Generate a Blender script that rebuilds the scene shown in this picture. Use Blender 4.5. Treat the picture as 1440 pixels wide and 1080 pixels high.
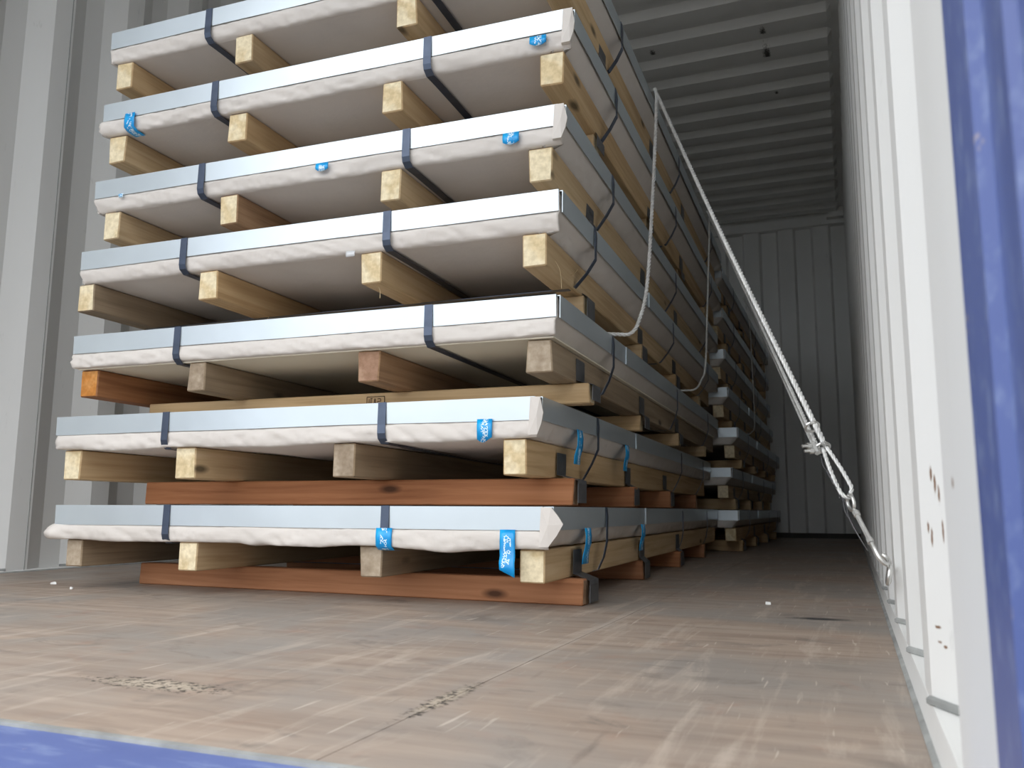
import bpy, bmesh, math, random
from mathutils import Vector, Matrix, noise

# ------------------------------------------------------------------ scene
for o in list(bpy.data.objects):
    bpy.data.objects.remove(o)
S = bpy.context.scene
COL = S.collection

# camera (solved from the photograph; 1440x1080 frame)
F_PX, YAW, PITCH, ROLL = 1188.99, 0.378407, 0.147554, 0.0050135
CAM = Vector((2.29588, -0.55457, 0.18960))
fwd = Vector((-math.sin(YAW) * math.cos(PITCH), math.cos(YAW) * math.cos(PITCH), math.sin(PITCH)))
rgt = Vector((math.cos(YAW), math.sin(YAW), 0))
upv = rgt.cross(fwd)
r2 = rgt * math.cos(ROLL) + upv * math.sin(ROLL)
u2 = -rgt * math.sin(ROLL) + upv * math.cos(ROLL)
cd = bpy.data.cameras.new('camera')
cam = bpy.data.objects.new('camera', cd)
COL.objects.link(cam)
mw = Matrix((r2, u2, -fwd)).transposed().to_4x4()
mw.translation = CAM
cam.matrix_world = mw
cd.sensor_width = 36.0
cd.sensor_fit = 'HORIZONTAL'
cd.lens = 36.0 * F_PX / 1440.0
cd.clip_start = 0.02
cd.dof.use_dof = True
cd.dof.focus_distance = 1.75
cd.dof.aperture_fstop = 11.0
S.camera = cam

# overcast sky
w = bpy.data.worlds.new('overcast_sky')
S.world = w
w.use_nodes = True
nt = w.node_tree
nt.nodes.clear()
tc = nt.nodes.new('ShaderNodeTexCoord')
sep = nt.nodes.new('ShaderNodeSeparateXYZ')
ramp = nt.nodes.new('ShaderNodeValToRGB')
bg = nt.nodes.new('ShaderNodeBackground')
wo = nt.nodes.new('ShaderNodeOutputWorld')
nt.links.new(tc.outputs['Generated'], sep.inputs[0])
nt.links.new(sep.outputs['Z'], ramp.inputs[0])
nt.links.new(ramp.outputs[0], bg.inputs[0])
nt.links.new(bg.outputs[0], wo.inputs[0])
e = ramp.color_ramp.elements
e[0].position = 0.0
e[0].color = (0.43, 0.455, 0.485, 1)
e[1].position = 0.9
e[1].color = (1.0, 1.0, 1.0, 1)
m_ = e.new(0.35)
m_.color = (0.66, 0.685, 0.71, 1)
bg.inputs[1].default_value = 2.6

vs = S.view_settings
vs.view_transform = 'Standard'
vs.look = 'None'
vs.gamma = 1.0
vs.use_curve_mapping = False
vs.exposure = 0.60

# a white steel box needs its inter-reflections
S.cycles.max_bounces = 16
S.cycles.diffuse_bounces = 14

# ------------------------------------------------------------------ materials
class Mat:
    def __init__(self, name):
        self.m = bpy.data.materials.new(name)
        self.m.use_nodes = True
        self.t = self.m.node_tree
        self.b = self.t.nodes['Principled BSDF']
        self.tc = None
    def n(self, kind, **kw):
        nd = self.t.nodes.new(kind)
        for k, v in kw.items():
            setattr(nd, k, v)
        return nd
    def l(self, a, b):
        self.t.links.new(a, b)
    def set(self, key, val):
        if hasattr(val, 'links'):
            self.l(val, self.b.inputs[key])
        else:
            self.b.inputs[key].default_value = val
    def coord(self, scale=(1, 1, 1), loc=(0, 0, 0), rnd=0.0):
        if self.tc is None:
            self.tc = self.n('ShaderNodeTexCoord')
        mp = self.n('ShaderNodeMapping')
        mp.inputs['Scale'].default_value = scale
        mp.inputs['Location'].default_value = loc
        src = self.tc.outputs['Object']
        if rnd:
            oi = self.n('ShaderNodeObjectInfo')
            mm = self.n('ShaderNodeMath', operation='MULTIPLY')
            mm.inputs[1].default_value = rnd
            self.l(oi.outputs['Random'], mm.inputs[0])
            va = self.n('ShaderNodeVectorMath', operation='ADD')
            self.l(src, va.inputs[0])
            self.l(mm.outputs[0], va.inputs[1])
            src = va.outputs[0]
        self.l(src, mp.inputs[0])
        return mp.outputs[0]
    def noise(self, vec, scale=5, detail=4, rough=0.55, dist=0.0):
        nd = self.n('ShaderNodeTexNoise')
        nd.inputs['Scale'].default_value = scale
        nd.inputs['Detail'].default_value = detail
        nd.inputs['Roughness'].default_value = rough
        nd.inputs['Distortion'].default_value = dist
        self.l(vec, nd.inputs['Vector'])
        return nd.outputs['Fac']
    def ramp(self, fac, stops):
        r = self.n('ShaderNodeValToRGB')
        els = r.color_ramp.elements
        while len(els) < len(stops):
            els.new(0.5)
        for el, (p, c) in zip(els, stops):
            el.position = p
            el.color = (*c, 1) if len(c) == 3 else c
        self.l(fac, r.inputs[0])
        return r.outputs[0]
    def mix(self, fac, a, b, mode='MIX'):
        x = self.n('ShaderNodeMix', data_type='RGBA', blend_type=mode)
        for sock, val in ((x.inputs[0], fac), (x.inputs[6], a), (x.inputs[7], b)):
            if hasattr(val, 'links'):
                self.l(val, sock)
            elif isinstance(val, tuple):
                sock.default_value = (*val, 1)
            else:
                sock.default_value = val
        return x.outputs[2]
    def math(self, op, a, b=0.0, clamp=False):
        x = self.n('ShaderNodeMath', operation=op, use_clamp=clamp)
        for sock, val in ((x.inputs[0], a), (x.inputs[1], b)):
            if hasattr(val, 'links'):
                self.l(val, sock)
            else:
                sock.default_value = val
        return x.outputs[0]
    def bump(self, h, strength=0.3, dist=0.01):
        b = self.n('ShaderNodeBump')
        b.inputs['Strength'].default_value = strength
        b.inputs['Distance'].default_value = dist
        self.l(h, b.inputs['Height'])
        self.l(b.outputs[0], self.b.inputs['Normal'])
    def blob(self, center, radii, nz=None, amt=0.0, soft=0.35):
        """1 inside an ellipsoid given in object space, ragged by noise"""
        if self.tc is None:
            self.tc = self.n('ShaderNodeTexCoord')
        s = self.n('ShaderNodeVectorMath', operation='SUBTRACT')
        self.l(self.tc.outputs['Object'], s.inputs[0])
        s.inputs[1].default_value = center
        d = self.n('ShaderNodeVectorMath', operation='DIVIDE')
        self.l(s.outputs[0], d.inputs[0])
        d.inputs[1].default_value = radii
        ln = self.n('ShaderNodeVectorMath', operation='LENGTH')
        self.l(d.outputs[0], ln.inputs[0])
        v = ln.outputs['Value']
        if nz is not None:
            q = self.math('SUBTRACT', nz, 0.5)
            q = self.math('MULTIPLY', q, amt)
            v = self.math('ADD', v, q)
        mr = self.n('ShaderNodeMapRange')
        mr.inputs['From Min'].default_value = 1.0
        mr.inputs['From Max'].default_value = 1.0 - soft
        self.l(v, mr.inputs['Value'])
        return mr.outputs[0]
    def mx(self, items):
        r = items[0]
        for i in items[1:]:
            r = self.math('MAXIMUM', r, i)
        return r

def wood(name, axis, c_dark, c_mid, c_light, knots=True, vary=0.25):
    M = Mat(name)
    sc = [55, 55, 55]
    sc[axis] = 2.2
    v = M.coord(tuple(sc), rnd=7.0)
    g = M.noise(v, 1.0, 5, 0.6, 0.6)
    col = M.ramp(g, [(0.25, c_dark), (0.5, c_mid), (0.78, c_light)])
    sc2 = [9, 9, 9]
    sc2[axis] = 1.3
    big = M.noise(M.coord(tuple(sc2), rnd=11.0), 1.0, 2, 0.5, 0.4)
    tone = M.ramp(big, [(0.3, (1 - vary, 1 - vary * 1.1, 1 - vary * 1.2)), (0.7, (1, 1, 1))])
    col = M.mix(1.0, col, tone, 'MULTIPLY')
    oi = M.n('ShaderNodeObjectInfo')
    tint = M.ramp(oi.outputs['Random'], [(0.0, (0.80, 0.78, 0.76)), (0.5, (1, 0.97, 0.92)), (1.0, (0.95, 0.86, 0.74))])
    col = M.mix(1.0, col, tint, 'MULTIPLY')
    if knots:
        ks = [11, 11, 11]
        ks[axis] = 4.0
        vo = M.n('ShaderNodeTexVoronoi')
        vo.inputs['Scale'].default_value = 1.0
        M.l(M.coord(tuple(ks), rnd=13.0), vo.inputs['Vector'])
        k = M.ramp(vo.outputs['Distance'], [(0.05, (1, 1, 1)), (0.14, (0, 0, 0))])
        col = M.mix(k, col, tuple(c * 0.28 for c in c_dark))
    M.set('Base Color', col)
    M.set('Roughness', 0.72)
    M.set('Specular IOR Level', 0.25)
    M.bump(g, 0.35, 0.0015)
    return M.m

def endgrain(name, a, b):
    M = Mat(name)
    v = M.coord((1, 1, 1), rnd=0.11)
    wv = M.n('ShaderNodeTexWave', wave_type='RINGS', rings_direction='SPHERICAL')
    wv.inputs['Scale'].default_value = 38
    wv.inputs['Distortion'].default_value = 2.5
    wv.inputs['Detail'].default_value = 2
    M.l(v, wv.inputs['Vector'])
    nz = M.noise(M.coord((90, 90, 90), rnd=3.0), 1.0, 3)
    col = M.ramp(wv.outputs['Fac'], [(0.1, a), (0.75, b)])
    col = M.mix(1.0, col, M.ramp(nz, [(0.35, (0.8, 0.78, 0.74)), (0.65, (1, 1, 1))]), 'MULTIPLY')
    M.set('Base Color', col)
    M.set('Roughness', 0.85)
    M.set('Specular IOR Level', 0.1)
    return M.m

MT = {}
PINE = ((0.46, 0.33, 0.18), (0.62, 0.47, 0.29), (0.72, 0.58, 0.39))
GREYW = ((0.25, 0.19, 0.13), (0.38, 0.30, 0.21), (0.48, 0.39, 0.28))
ORNG = ((0.20, 0.08, 0.035), (0.36, 0.17, 0.08), (0.48, 0.25, 0.12))
RED = ((0.30, 0.125, 0.06), (0.46, 0.215, 0.11), (0.57, 0.29, 0.16))
BROWN = ((0.24, 0.145, 0.085), (0.40, 0.26, 0.16), (0.50, 0.345, 0.225))
for nm, cs in (('brown_timber', BROWN), ('pine', PINE), ('grey_timber', GREYW), ('orange_timber', ORNG), ('red_timber', RED)):
    MT[nm + '_y'] = wood(nm + '_lengthwise', 1, *cs)
    MT[nm + '_x'] = wood(nm + '_crosswise', 0, *cs)
MT['pine_end'] = endgrain('pine_end_grain', (0.74, 0.60, 0.37), (0.86, 0.75, 0.53))
MT['grey_timber_end'] = endgrain('grey_end_grain', (0.34, 0.27, 0.20), (0.46, 0.38, 0.29))
MT['orange_timber_end'] = endgrain('orange_end_grain', (0.55, 0.23, 0.06), (0.70, 0.36, 0.13))
MT['brown_timber_end'] = endgrain('brown_end_grain', (0.36, 0.22, 0.15), (0.46, 0.30, 0.21))
MT['red_timber_end'] = endgrain('red_end_grain', (0.30, 0.19, 0.12), (0.42, 0.28, 0.19))

def simple(name, col, rough=0.5, metal=0.0, spec=0.5, nz=0.0, nscale=8.0, bump=0.0, bscale=40.0):
    M = Mat(name)
    if nz:
        f = M.noise(M.coord((1, 1, 1), rnd=5.0), nscale, 4)
        lo = tuple(c * (1 - nz) for c in col)
        hi = tuple(min(1, c * (1 + nz * 0.6)) for c in col)
        M.set('Base Color', M.ramp(f, [(0.3, lo), (0.7, hi)]))
    else:
        M.set('Base Color', (*col, 1))
    M.set('Roughness', rough)
    M.set('Metallic', metal)
    M.set('Specular IOR Level', spec)
    if bump:
        M.bump(M.noise(M.coord((1, 1, 1)), bscale, 3), bump, 0.003)
    return M.m

MT['galv'] = simple('galvanised_edge_strip', (0.61, 0.675, 0.715), 0.36, 0.68, 0.5, 0.06, 4.0)
MT['paper'] = simple('wrapping_paper', (0.68, 0.635, 0.59), 0.55, 0.0, 0.35, 0.07, 5.0, 0.25, 55.0)
MT['board'] = simple('cream_board', (0.80, 0.75, 0.62), 0.5, 0.0, 0.4, 0.05, 3.0)
MT['strap'] = simple('blued_steel_strap', (0.075, 0.095, 0.14), 0.32, 0.6, 0.5, 0.2, 30.0)
MT['plate'] = simple('dark_steel_plate', (0.11, 0.11, 0.115), 0.5, 0.5, 0.5, 0.25, 25.0)
MT['wire'] = simple('wire_rope_steel', (0.80, 0.80, 0.78), 0.45, 0.35, 0.5, 0.2, 60.0)
MT['zinc'] = simple('zinc_fitting', (0.72, 0.72, 0.70), 0.3, 0.85, 0.5, 0.2, 40.0)
MT['scrap'] = simple('white_scrap', (0.85, 0.85, 0.83), 0.6, 0.0, 0.3)
MT['clear'] = simple('clear_tape', (0.62, 0.63, 0.64), 0.2, 0.0, 0.6)
MT['fibre'] = simple('wood_fibre', (0.70, 0.55, 0.33), 0.7, 0.0, 0.2)
MT['ink'] = simple('stamp_ink', (0.06, 0.035, 0.025), 0.8, 0.0, 0.1)

def tape_mat():
    M = Mat('printed_blue_tape')
    # white print: short broken strokes down the middle of the tape
    v = M.coord((1, 1, 1), rnd=3.0)
    vo = M.n('ShaderNodeTexVoronoi', feature='DISTANCE_TO_EDGE')
    vo.inputs['Scale'].default_value = 210
    M.l(v, vo.inputs['Vector'])
    st = M.ramp(vo.outputs['Distance'], [(0.08, (1, 1, 1)), (0.17, (0, 0, 0))])
    sp = M.n('ShaderNodeSeparateXYZ')
    M.l(M.tc.outputs['Object'], sp.inputs[0])
    ax = M.math('ABSOLUTE', sp.outputs['X'])
    inn = M.math('LESS_THAN', ax, 0.0075)
    gap = M.noise(M.coord((60, 60, 60), rnd=3.0), 1.0, 1)
    gp = M.math('GREATER_THAN', gap, 0.47)
    f = M.math('MULTIPLY', M.math('MULTIPLY', st, inn), gp)
    base = M.ramp(M.noise(M.coord((30, 30, 30)), 1.0, 2), [(0.35, (0.0, 0.27, 0.66)), (0.65, (0.005, 0.42, 0.86))])
    M.set('Base Color', M.mix(f, base, (0.72, 0.88, 0.98)))
    M.set('Roughness', 0.3)
    return M.m
MT['tape'] = tape_mat()

def paint_mat(name, col, rusts=(), dirt=0.08, rough=0.5, rust_col=(0.26, 0.13, 0.055)):
    M = Mat(name)
    f = M.noise(M.coord((2.5, 2.5, 0.7)), 1.0, 5, 0.6)
    c = M.ramp(f, [(0.3, tuple(x * (1 - dirt) for x in col)), (0.7, col)])
    fine = M.noise(M.coord((35, 35, 9)), 1.0, 4, 0.7)
    c = M.mix(M.ramp(fine, [(0.66, (0, 0, 0)), (0.80, (0.55, 0.55, 0.55))]), c, tuple(x * 0.6 for x in col))
    if rusts:
        rn = M.noise(M.coord((130, 130, 60)), 1.0, 4, 0.7)
        items = [M.blob(p, r, rn, 2.4, 0.5) for p, r in rusts]
        c = M.mix(M.mx(items), c, rust_col)
    M.set('Base Color', c)
    M.set('Roughness', rough)
    M.set('Specular IOR Level', 0.35)
    M.bump(M.noise(M.coord((3, 3, 3)), 1.0, 3), 0.25, 0.01)
    return M.m
WHITE = (0.80, 0.805, 0.79)
MT['paint_right'] = paint_mat('scuffed_white_paint', WHITE, [
    ((2.3612, 0.257, 0.222), (0.0010, 0.03, 0.010)), ((2.3632, 0.253, 0.212), (0.0009, 0.03, 0.012)), ((2.3655, 0.249, 0.204), (0.0009, 0.03, 0.010)),
    ((2.3570, 0.264, 0.176), (0.0008, 0.03, 0.006)), ((2.3590, 0.261, 0.166), (0.0008, 0.03, 0.009)),
    ((2.3665, 0.247, 0.172), (0.0008, 0.03, 0.011)), ((2.3590, 0.261, 0.0935), (0.0022, 0.03, 0.0018)),
    ((2.3598, 0.259, 0.0815), (0.0018, 0.03, 0.0018)), ((2.3630, 0.253, 0.0785), (0.0022, 0.03, 0.0016)),
    ((2.3520, 0.004, 0.206), (0.02, 0.006, 0.005))], rust_col=(0.20, 0.115, 0.065))
MT['paint'] = paint_mat('white_paint', WHITE)
MT['paint_ceiling'] = paint_mat('ceiling_paint', WHITE, [
    ((2.03, 3.206, 2.37), (0.017, 0.07, 0.1)), ((2.03, 3.39, 2.37), (0.019, 0.07, 0.1)),
    ((1.523, 3.19, 2.37), (0.014, 0.04, 0.1)), ((2.043, 3.80, 2.37), (0.01, 0.02, 0.1))], rust_col=(0.05, 0.045, 0.042))

def blue_mat():
    M = Mat('blue_container_paint')
    f = M.noise(M.coord((6, 6, 2)), 1.0, 4)
    c = M.ramp(f, [(0.3, (0.075, 0.11, 0.30)), (0.7, (0.105, 0.15, 0.37))])
    ch = M.noise(M.coord((45, 45, 30)), 1.0, 3, 0.6)
    c = M.mix(M.ramp(ch, [(0.70, (0, 0, 0)), (0.74, (1, 1, 1))]), c, (0.42, 0.36, 0.33))
    sc = M.noise(M.coord((14, 70, 40)), 1.0, 4, 0.6)
    c = M.mix(M.ramp(sc, [(0.52, (0, 0, 0)), (0.70, (0.6, 0.6, 0.6))]), c, (0.26, 0.33, 0.52))
    M.set('Base Color', c)
    M.set('Roughness', 0.38)
    return M.m
MT['blue'] = blue_mat()

def floor_mat():
    M = Mat('worn_plywood_floor')
    # coordinates are world metres (panels are built in place)
    a = M.noise(M.coord((26, 3.0, 1)), 1.0, 6, 0.65, 0.4)      # drag marks along the container
    b = M.noise(M.coord((3.0, 30, 1)), 1.0, 5, 0.65, 0.3)      # face grain across
    d = M.noise(M.coord((3.2, 3.2, 1)), 1.0, 4, 0.6, 0.5)      # broad dirt
    c = M.ramp(b, [(0.25, (0.24, 0.18, 0.142)), (0.5, (0.345, 0.27, 0.215)), (0.78, (0.45, 0.36, 0.29))])
    c = M.mix(M.ramp(d, [(0.36, (0.8, 0.8, 0.8)), (0.60, (0, 0, 0))]), c, (0.29, 0.265, 0.24))
    c = M.mix(M.ramp(a, [(0.54, (0, 0, 0)), (0.72, (0.7, 0.7, 0.7))]), c, (0.54, 0.46, 0.385))
    c = M.mix(M.ramp(a, [(0.22, (0.7, 0.7, 0.7)), (0.38, (0, 0, 0))]), c, (0.15, 0.12, 0.10))
    dd = M.noise(M.coord((9, 9, 1), (3, 1, 0)), 1.0, 4, 0.6, 0.8)
    c = M.mix(M.ramp(dd, [(0.60, (0, 0, 0)), (0.78, (0.6, 0.6, 0.6))]), c, (0.33, 0.20, 0.145))
    blot = M.noise(M.coord((7, 15, 1), (9, 2, 0)), 1.0, 5, 0.65, 1.2)
    c = M.mix(M.ramp(blot, [(0.56, (0, 0, 0)), (0.70, (0.6, 0.6, 0.6))]), c, (0.17, 0.145, 0.125))
    # scratches
    w1 = M.noise(M.coord((150, 9, 1), (0, 4, 0)), 1.0, 2, 0.5, 0.6)
    c = M.mix(M.ramp(w1, [(0.68, (0, 0, 0)), (0.74, (0.6, 0.6, 0.6))]), c, (0.60, 0.53, 0.45))
    # chipped veneer
    rn = M.noise(M.coord((95, 120, 1)), 1.0, 5, 0.75)
    chip = M.mx([M.blob((1.585, 0.192, 0), (0.090, 0.026, 1), rn, 2.6, 0.35),
                 M.blob((1.905, 0.250, 0), (0.013, 0.090, 1), rn, 2.6, 0.4)])
    cc = M.ramp(rn, [(0.43, (0.05, 0.04, 0.032)), (0.49, (0.44, 0.37, 0.29)), (0.7, (0.58, 0.50, 0.40))])
    c = M.mix(chip, c, cc)
    # dark bar and pale drag line beside the stack
    bar = M.blob((2.235, 1.088, 0), (0.065, 0.022, 1), a, 0.8, 0.6)
    c = M.mix(bar, c, (0.05, 0.048, 0.05))
    pal = M.blob((1.905, 0.85, 0), (0.014, 0.55, 1), w1, 2.0, 0.8)
    c = M.mix(M.math('MULTIPLY', pal, 0.45), c, (0.45, 0.40, 0.35))
    M.set('Base Color', c)
    M.set('Roughness', M.ramp(d, [(0.3, (0.42, 0.42, 0.42)), (0.7, (0.62, 0.62, 0.62))]))
    M.set('Specular IOR Level', 0.4)
    hgt = M.math('ADD', M.math('MULTIPLY', rn, chip), M.math('MULTIPLY', b, 0.12))
    M.bump(hgt, 0.6, 0.004)
    return M.m
MT['floor'] = floor_mat()
MT['seal'] = simple('grey_floor_sealant', (0.33, 0.34, 0.33), 0.7, 0, 0.3, 0.3, 20.0)
MT['ground'] = simple('yard_concrete', (0.15, 0.145, 0.135), 0.9, 0, 0.2, 0.15, 0.5)
MT['dark'] = simple('dark_joint', (0.09, 0.085, 0.08), 0.9, 0, 0.1)

# ------------------------------------------------------------------ helpers
def mesh_obj(name, verts, faces, mat, parent=None, smooth=False, fmat=None):
    me = bpy.data.meshes.new(name)
    me.from_pydata([tuple(v) for v in verts], [], faces)
    for m in (mat if isinstance(mat, (list, tuple)) else [mat]):
        me.materials.append(m)
    if fmat:
        for p, i in zip(me.polygons, fmat):
            p.material_index = i
    if smooth:
        for p in me.polygons:
            p.use_smooth = True
    me.update()
    o = bpy.data.objects.new(name, me)
    COL.objects.link(o)
    if parent is not None:
        o.parent = parent
    return o

def fix_normals(o):
    bm = bmesh.new()
    bm.from_mesh(o.data)
    bmesh.ops.recalc_face_normals(bm, faces=bm.faces)
    bm.to_mesh(o.data)
    bm.free()
    return o

def struct(o):
    o['kind'] = 'structure'
    return o

def tag(o, label, cat, group=None):
    o['label'] = label
    o['category'] = cat
    if group:
        o['group'] = group
    return o

def prism(pts, axis, a, b):
    """closed polygon pts (2D) extruded along axis 0/1/2 from a to b"""
    n = len(pts)
    vs_ = []
    for t in (a, b):
        for p in pts:
            q = list(p)
            q.insert(axis, t)
            vs_.append(tuple(q))
    fs = [tuple(range(n)), tuple(range(2 * n - 1, n - 1, -1))]
    for i in range(n):
        j = (i + 1) % n
        fs.append((i, i + n, j + n, j))
    return vs_, fs

def join(parts):
    V, Fc = [], []
    for v, f in parts:
        k = len(V)
        V += list(v)
        Fc += [tuple(i + k for i in q) for q in f]
    return V, Fc

def box(x0, x1, y0, y1, z0, z1):
    return prism([(x0, y0), (x1, y0), (x1, y1), (x0, y1)], 2, z0, z1)

def timber(name, lx, ly, lz, mats, parent, loc, rz=0.0, rng=None, bev=0.0025, long_axis=1):
    """bevelled sawn timber centred on its own origin; end faces carry end grain"""
    bm = bmesh.new()
    bmesh.ops.create_cube(bm, size=1.0)
    bmesh.ops.scale(bm, vec=(lx, ly, lz), verts=bm.verts)
    if rng:
        for v in bm.verts:
            v.co += Vector((rng.uniform(-1, 1), rng.uniform(-1, 1), rng.uniform(-0.4, 0))) * 0.0022
    bmesh.ops.bevel(bm, geom=list(bm.edges), offset=bev, segments=1, affect='EDGES')
    bm.normal_update()
    me = bpy.data.meshes.new(name)
    for f in bm.faces:
        f.material_index = 1 if abs(f.normal[long_axis]) > 0.8 else 0
    bm.to_mesh(me)
    bm.free()
    for m in mats:
        me.materials.append(m)
    o = bpy.data.objects.new(name, me)
    COL.objects.link(o)
    o.parent = parent
    o.location = loc
    o.rotation_euler = (0, 0, rz)
    return o

def ribbon(path, wdir, width, thick):
    """flat band along path; wdir is the width direction, thickness to the left of travel"""
    wv = Vector(wdir).normalized()
    V, Fc = [], []
    n = len(path)
    P = [Vector(p) for p in path]
    for i, p in enumerate(P):
        t = (P[min(i + 1, n - 1)] - P[max(i - 1, 0)]).normalized()
        nn = wv.cross(t).normalized() * thick
        for a, b in ((-1, 0), (1, 0), (1, 1), (-1, 1)):
            V.append(p + wv * (a * width / 2) + nn * b)
    for i in range(n - 1):
        for k in range(4):
            a, b = i * 4 + k, i * 4 + (k + 1) % 4
            Fc.append((a, b, b + 4, a + 4))
    Fc.append((3, 2, 1, 0))
    k = 4 * (n - 1)
    Fc.append((k, k + 1, k + 2, k + 3))
    return V, Fc

def tube(path, r, sides=8, closed=False, caps=True):
    P = [Vector(p) for p in path]
    n = len(P)
    V, Fc = [], []
    ref = None
    for i, p in enumerate(P):
        if closed:
            t = (P[(i + 1) % n] - P[i - 1]).normalized()
        else:
            t = (P[min(i + 1, n - 1)] - P[max(i - 1, 0)]).normalized()
        if ref is None:
            ref = Vector((0, 0, 1)) if abs(t.z) < 0.9 else Vector((1, 0, 0))
        ref = (ref - t * ref.dot(t)).normalized()
        s = t.cross(ref)
        rr = r[i] if isinstance(r, (list, tuple)) else r
        for k in range(sides):
            a = 2 * math.pi * k / sides
            V.append(p + (ref * math.cos(a) + s * math.sin(a)) * rr)
    m = n if closed else n - 1
    for i in range(m):
        for k in range(sides):
            a, b = i * sides + k, i * sides + (k + 1) % sides
            c, d = ((i + 1) % n) * sides + (k + 1) % sides, ((i + 1) % n) * sides + k
            Fc.append((a, b, c, d))
    if not closed and caps:
        Fc.append(tuple(range(sides - 1, -1, -1)))
        Fc.append(tuple(range((n - 1) * sides, n * sides)))
    return V, Fc

def smooth_path(pts, sub=8):
    P = [Vector(p) for p in pts]
    out = []
    for i in range(len(P) - 1):
        p0, p1, p2, p3 = P[max(i - 1, 0)], P[i], P[i + 1], P[min(i + 2, len(P) - 1)]
        for k in range(sub):
            t = k / sub
            out.append(0.5 * ((2 * p1) + (p2 - p0) * t + (2 * p0 - 5 * p1 + 4 * p2 - p3) * t * t
                              + (3 * p1 - p0 - 3 * p2 + p3) * t ** 3))
    out.append(P[-1])
    return out

def resample(P, step):
    out = [P[0].copy()]
    acc = 0.0
    for a, b in zip(P, P[1:]):
        L = (b - a).length
        t = step - acc
        while t < L:
            out.append(a + (b - a) * (t / L))
            t += step
        acc = (acc + L) % step
    out.append(P[-1].copy())
    return out

def twisted(path, radius, pitch=0.04, strands=3, step=0.006):
    P = resample([Vector(p) for p in path], step)
    frames, ref = [], None
    for i, p in enumerate(P):
        t = (P[min(i + 1, len(P) - 1)] - P[max(i - 1, 0)]).normalized()
        if ref is None:
            ref = Vector((0, 0, 1)) if abs(t.z) < 0.9 else Vector((1, 0, 0))
        ref = (ref - t * ref.dot(t)).normalized()
        frames.append((ref.copy(), t.cross(ref)))
    parts = []
    for s in range(strands):
        pts = []
        for i, p in enumerate(P):
            a = 2 * math.pi * (i * step / pitch + s / strands)
            u, v = frames[i]
            pts.append(p + (u * math.cos(a) + v * math.sin(a)) * radius * 0.52)
        parts.append(tube(pts, radius * 0.52, 5))
    return join(parts)

# ------------------------------------------------------------------ container shell
W, LEN, H = 2.352, 5.90, 2.39
Y0 = -0.10                      # where the white side sheets end at the door posts
def corr_profile(first_crest_end, period, y0, y1, depth=0.036, crest=0.070, slope=0.070):
    """(y, d) polyline; d = 0 on the crest nearest the hold, depth in the pockets"""
    pts = []
    k0 = int((y0 - first_crest_end) / period) - 2
    k = k0
    while True:
        ce = first_crest_end + k * period
        seg = [(ce - crest, 0), (ce, 0), (ce + slope, depth), (ce + period - crest - slope, depth)]
        for s in seg:
            pts.append(s)
        if ce > y1 + period:
            break
        k += 1
    def at(y):
        for (a, da), (b, db) in zip(pts, pts[1:]):
            if a <= y <= b:
                return da + (db - da) * ((y - a) / (b - a) if b > a else 0)
        return 0
    out = [(y0, 0.0)] + [p for p in pts if y0 + 0.03 < p[0] < y1 - 0.005] + [(y1, at(y1))]
    return out

def sheet_wall(name, prof, sign, xin, z0, z1, mat):
    th = 0.003
    V, Fc = [], []
    for y, d in prof:
        xi = xin + sign * d
        for x in (xi, xi + sign * th):
            V += [(x, y, z0), (x, y, z1)]
    for i in range(len(prof) - 1):
        a, b = i * 4, i * 4 + 4
        Fc += [(a, b, b + 1, a + 1), (a + 2, a + 3, b + 3, b + 2), (a, a + 2, b + 2, b), (a + 1, b + 1, b + 3, a + 3)]
    return struct(fix_normals(mesh_obj(name, V, Fc, mat)))

ZR = 0.028       # top of the bottom side rails
sheet_wall('wall_left', corr_profile(1.307, 0.2815, Y0, LEN + 0.03), -1, 0.0, -0.01, H + 0.02, MT['paint'])
sheet_wall('wall_right', corr_profile(0.345, 0.287, Y0, LEN + 0.03), 1, W, ZR - 0.02, H + 0.02, MT['paint_right'])

wl = [o for o in bpy.data.objects if o.name == 'wall_left'][0]
v_, f_ = box(-0.001, 0.0012, 1.2965, 1.2985, 0.0, H)
fix_normals(mesh_obj('weld_bead', v_, f_, MT['seal'], wl))

# back wall: vertical corrugations
per = 0.2485
V, Fc = [], []
prof = []
k = -10
while True:
    xs = 2.240 + k * per
    if xs > W + 0.3:
        break
    prof += [(xs, 0.0), (xs + 0.016, 0.04), (xs + 0.124, 0.04), (xs + 0.140, 0.0)]
    k += 1
prof = [(-0.04, 0.0)] + [q for q in prof if -0.03 < q[0] < W + 0.03] + [(W + 0.04, 0.0)]
for x, d in prof:
    V += [(x, LEN + d, 0.0), (x, LEN + d, H), (x, LEN + d + 0.003, 0.0), (x, LEN + d + 0.003, H)]
for i in range(len(prof) - 1):
    a, b = i * 4, i * 4 + 4
    Fc += [(a, a + 1, b + 1, b), (a + 2, b + 2, b + 3, a + 3), (a, b, b + 2, a + 2), (a + 1, a + 3, b + 3, b + 1)]
wb = struct(fix_normals(mesh_obj('wall_back', V, Fc, MT['paint'])))
v_, f_ = join([box(0.0, W, LEN - 0.03, LEN + 0.05, 2.285, H + 0.02)])
struct(fix_normals(mesh_obj('trim_1', v_, f_, MT['paint'])))               # rear top beam
for i, x0 in enumerate((2.235, 0.0)):
    v_, f_ = box(x0, x0 + 0.115, LEN - 0.10, LEN - 0.031, 2.315, H - 0.002)
    struct(fix_normals(mesh_obj('trim_%d' % (2 + i), v_, f_, MT['paint'])))   # corner gussets
v_, f_ = box(0.0, W, LEN - 0.012, LEN + 0.05, 0.0, 0.035)
struct(fix_normals(mesh_obj('baseboard_back', v_, f_, MT['dark'])))

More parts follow.
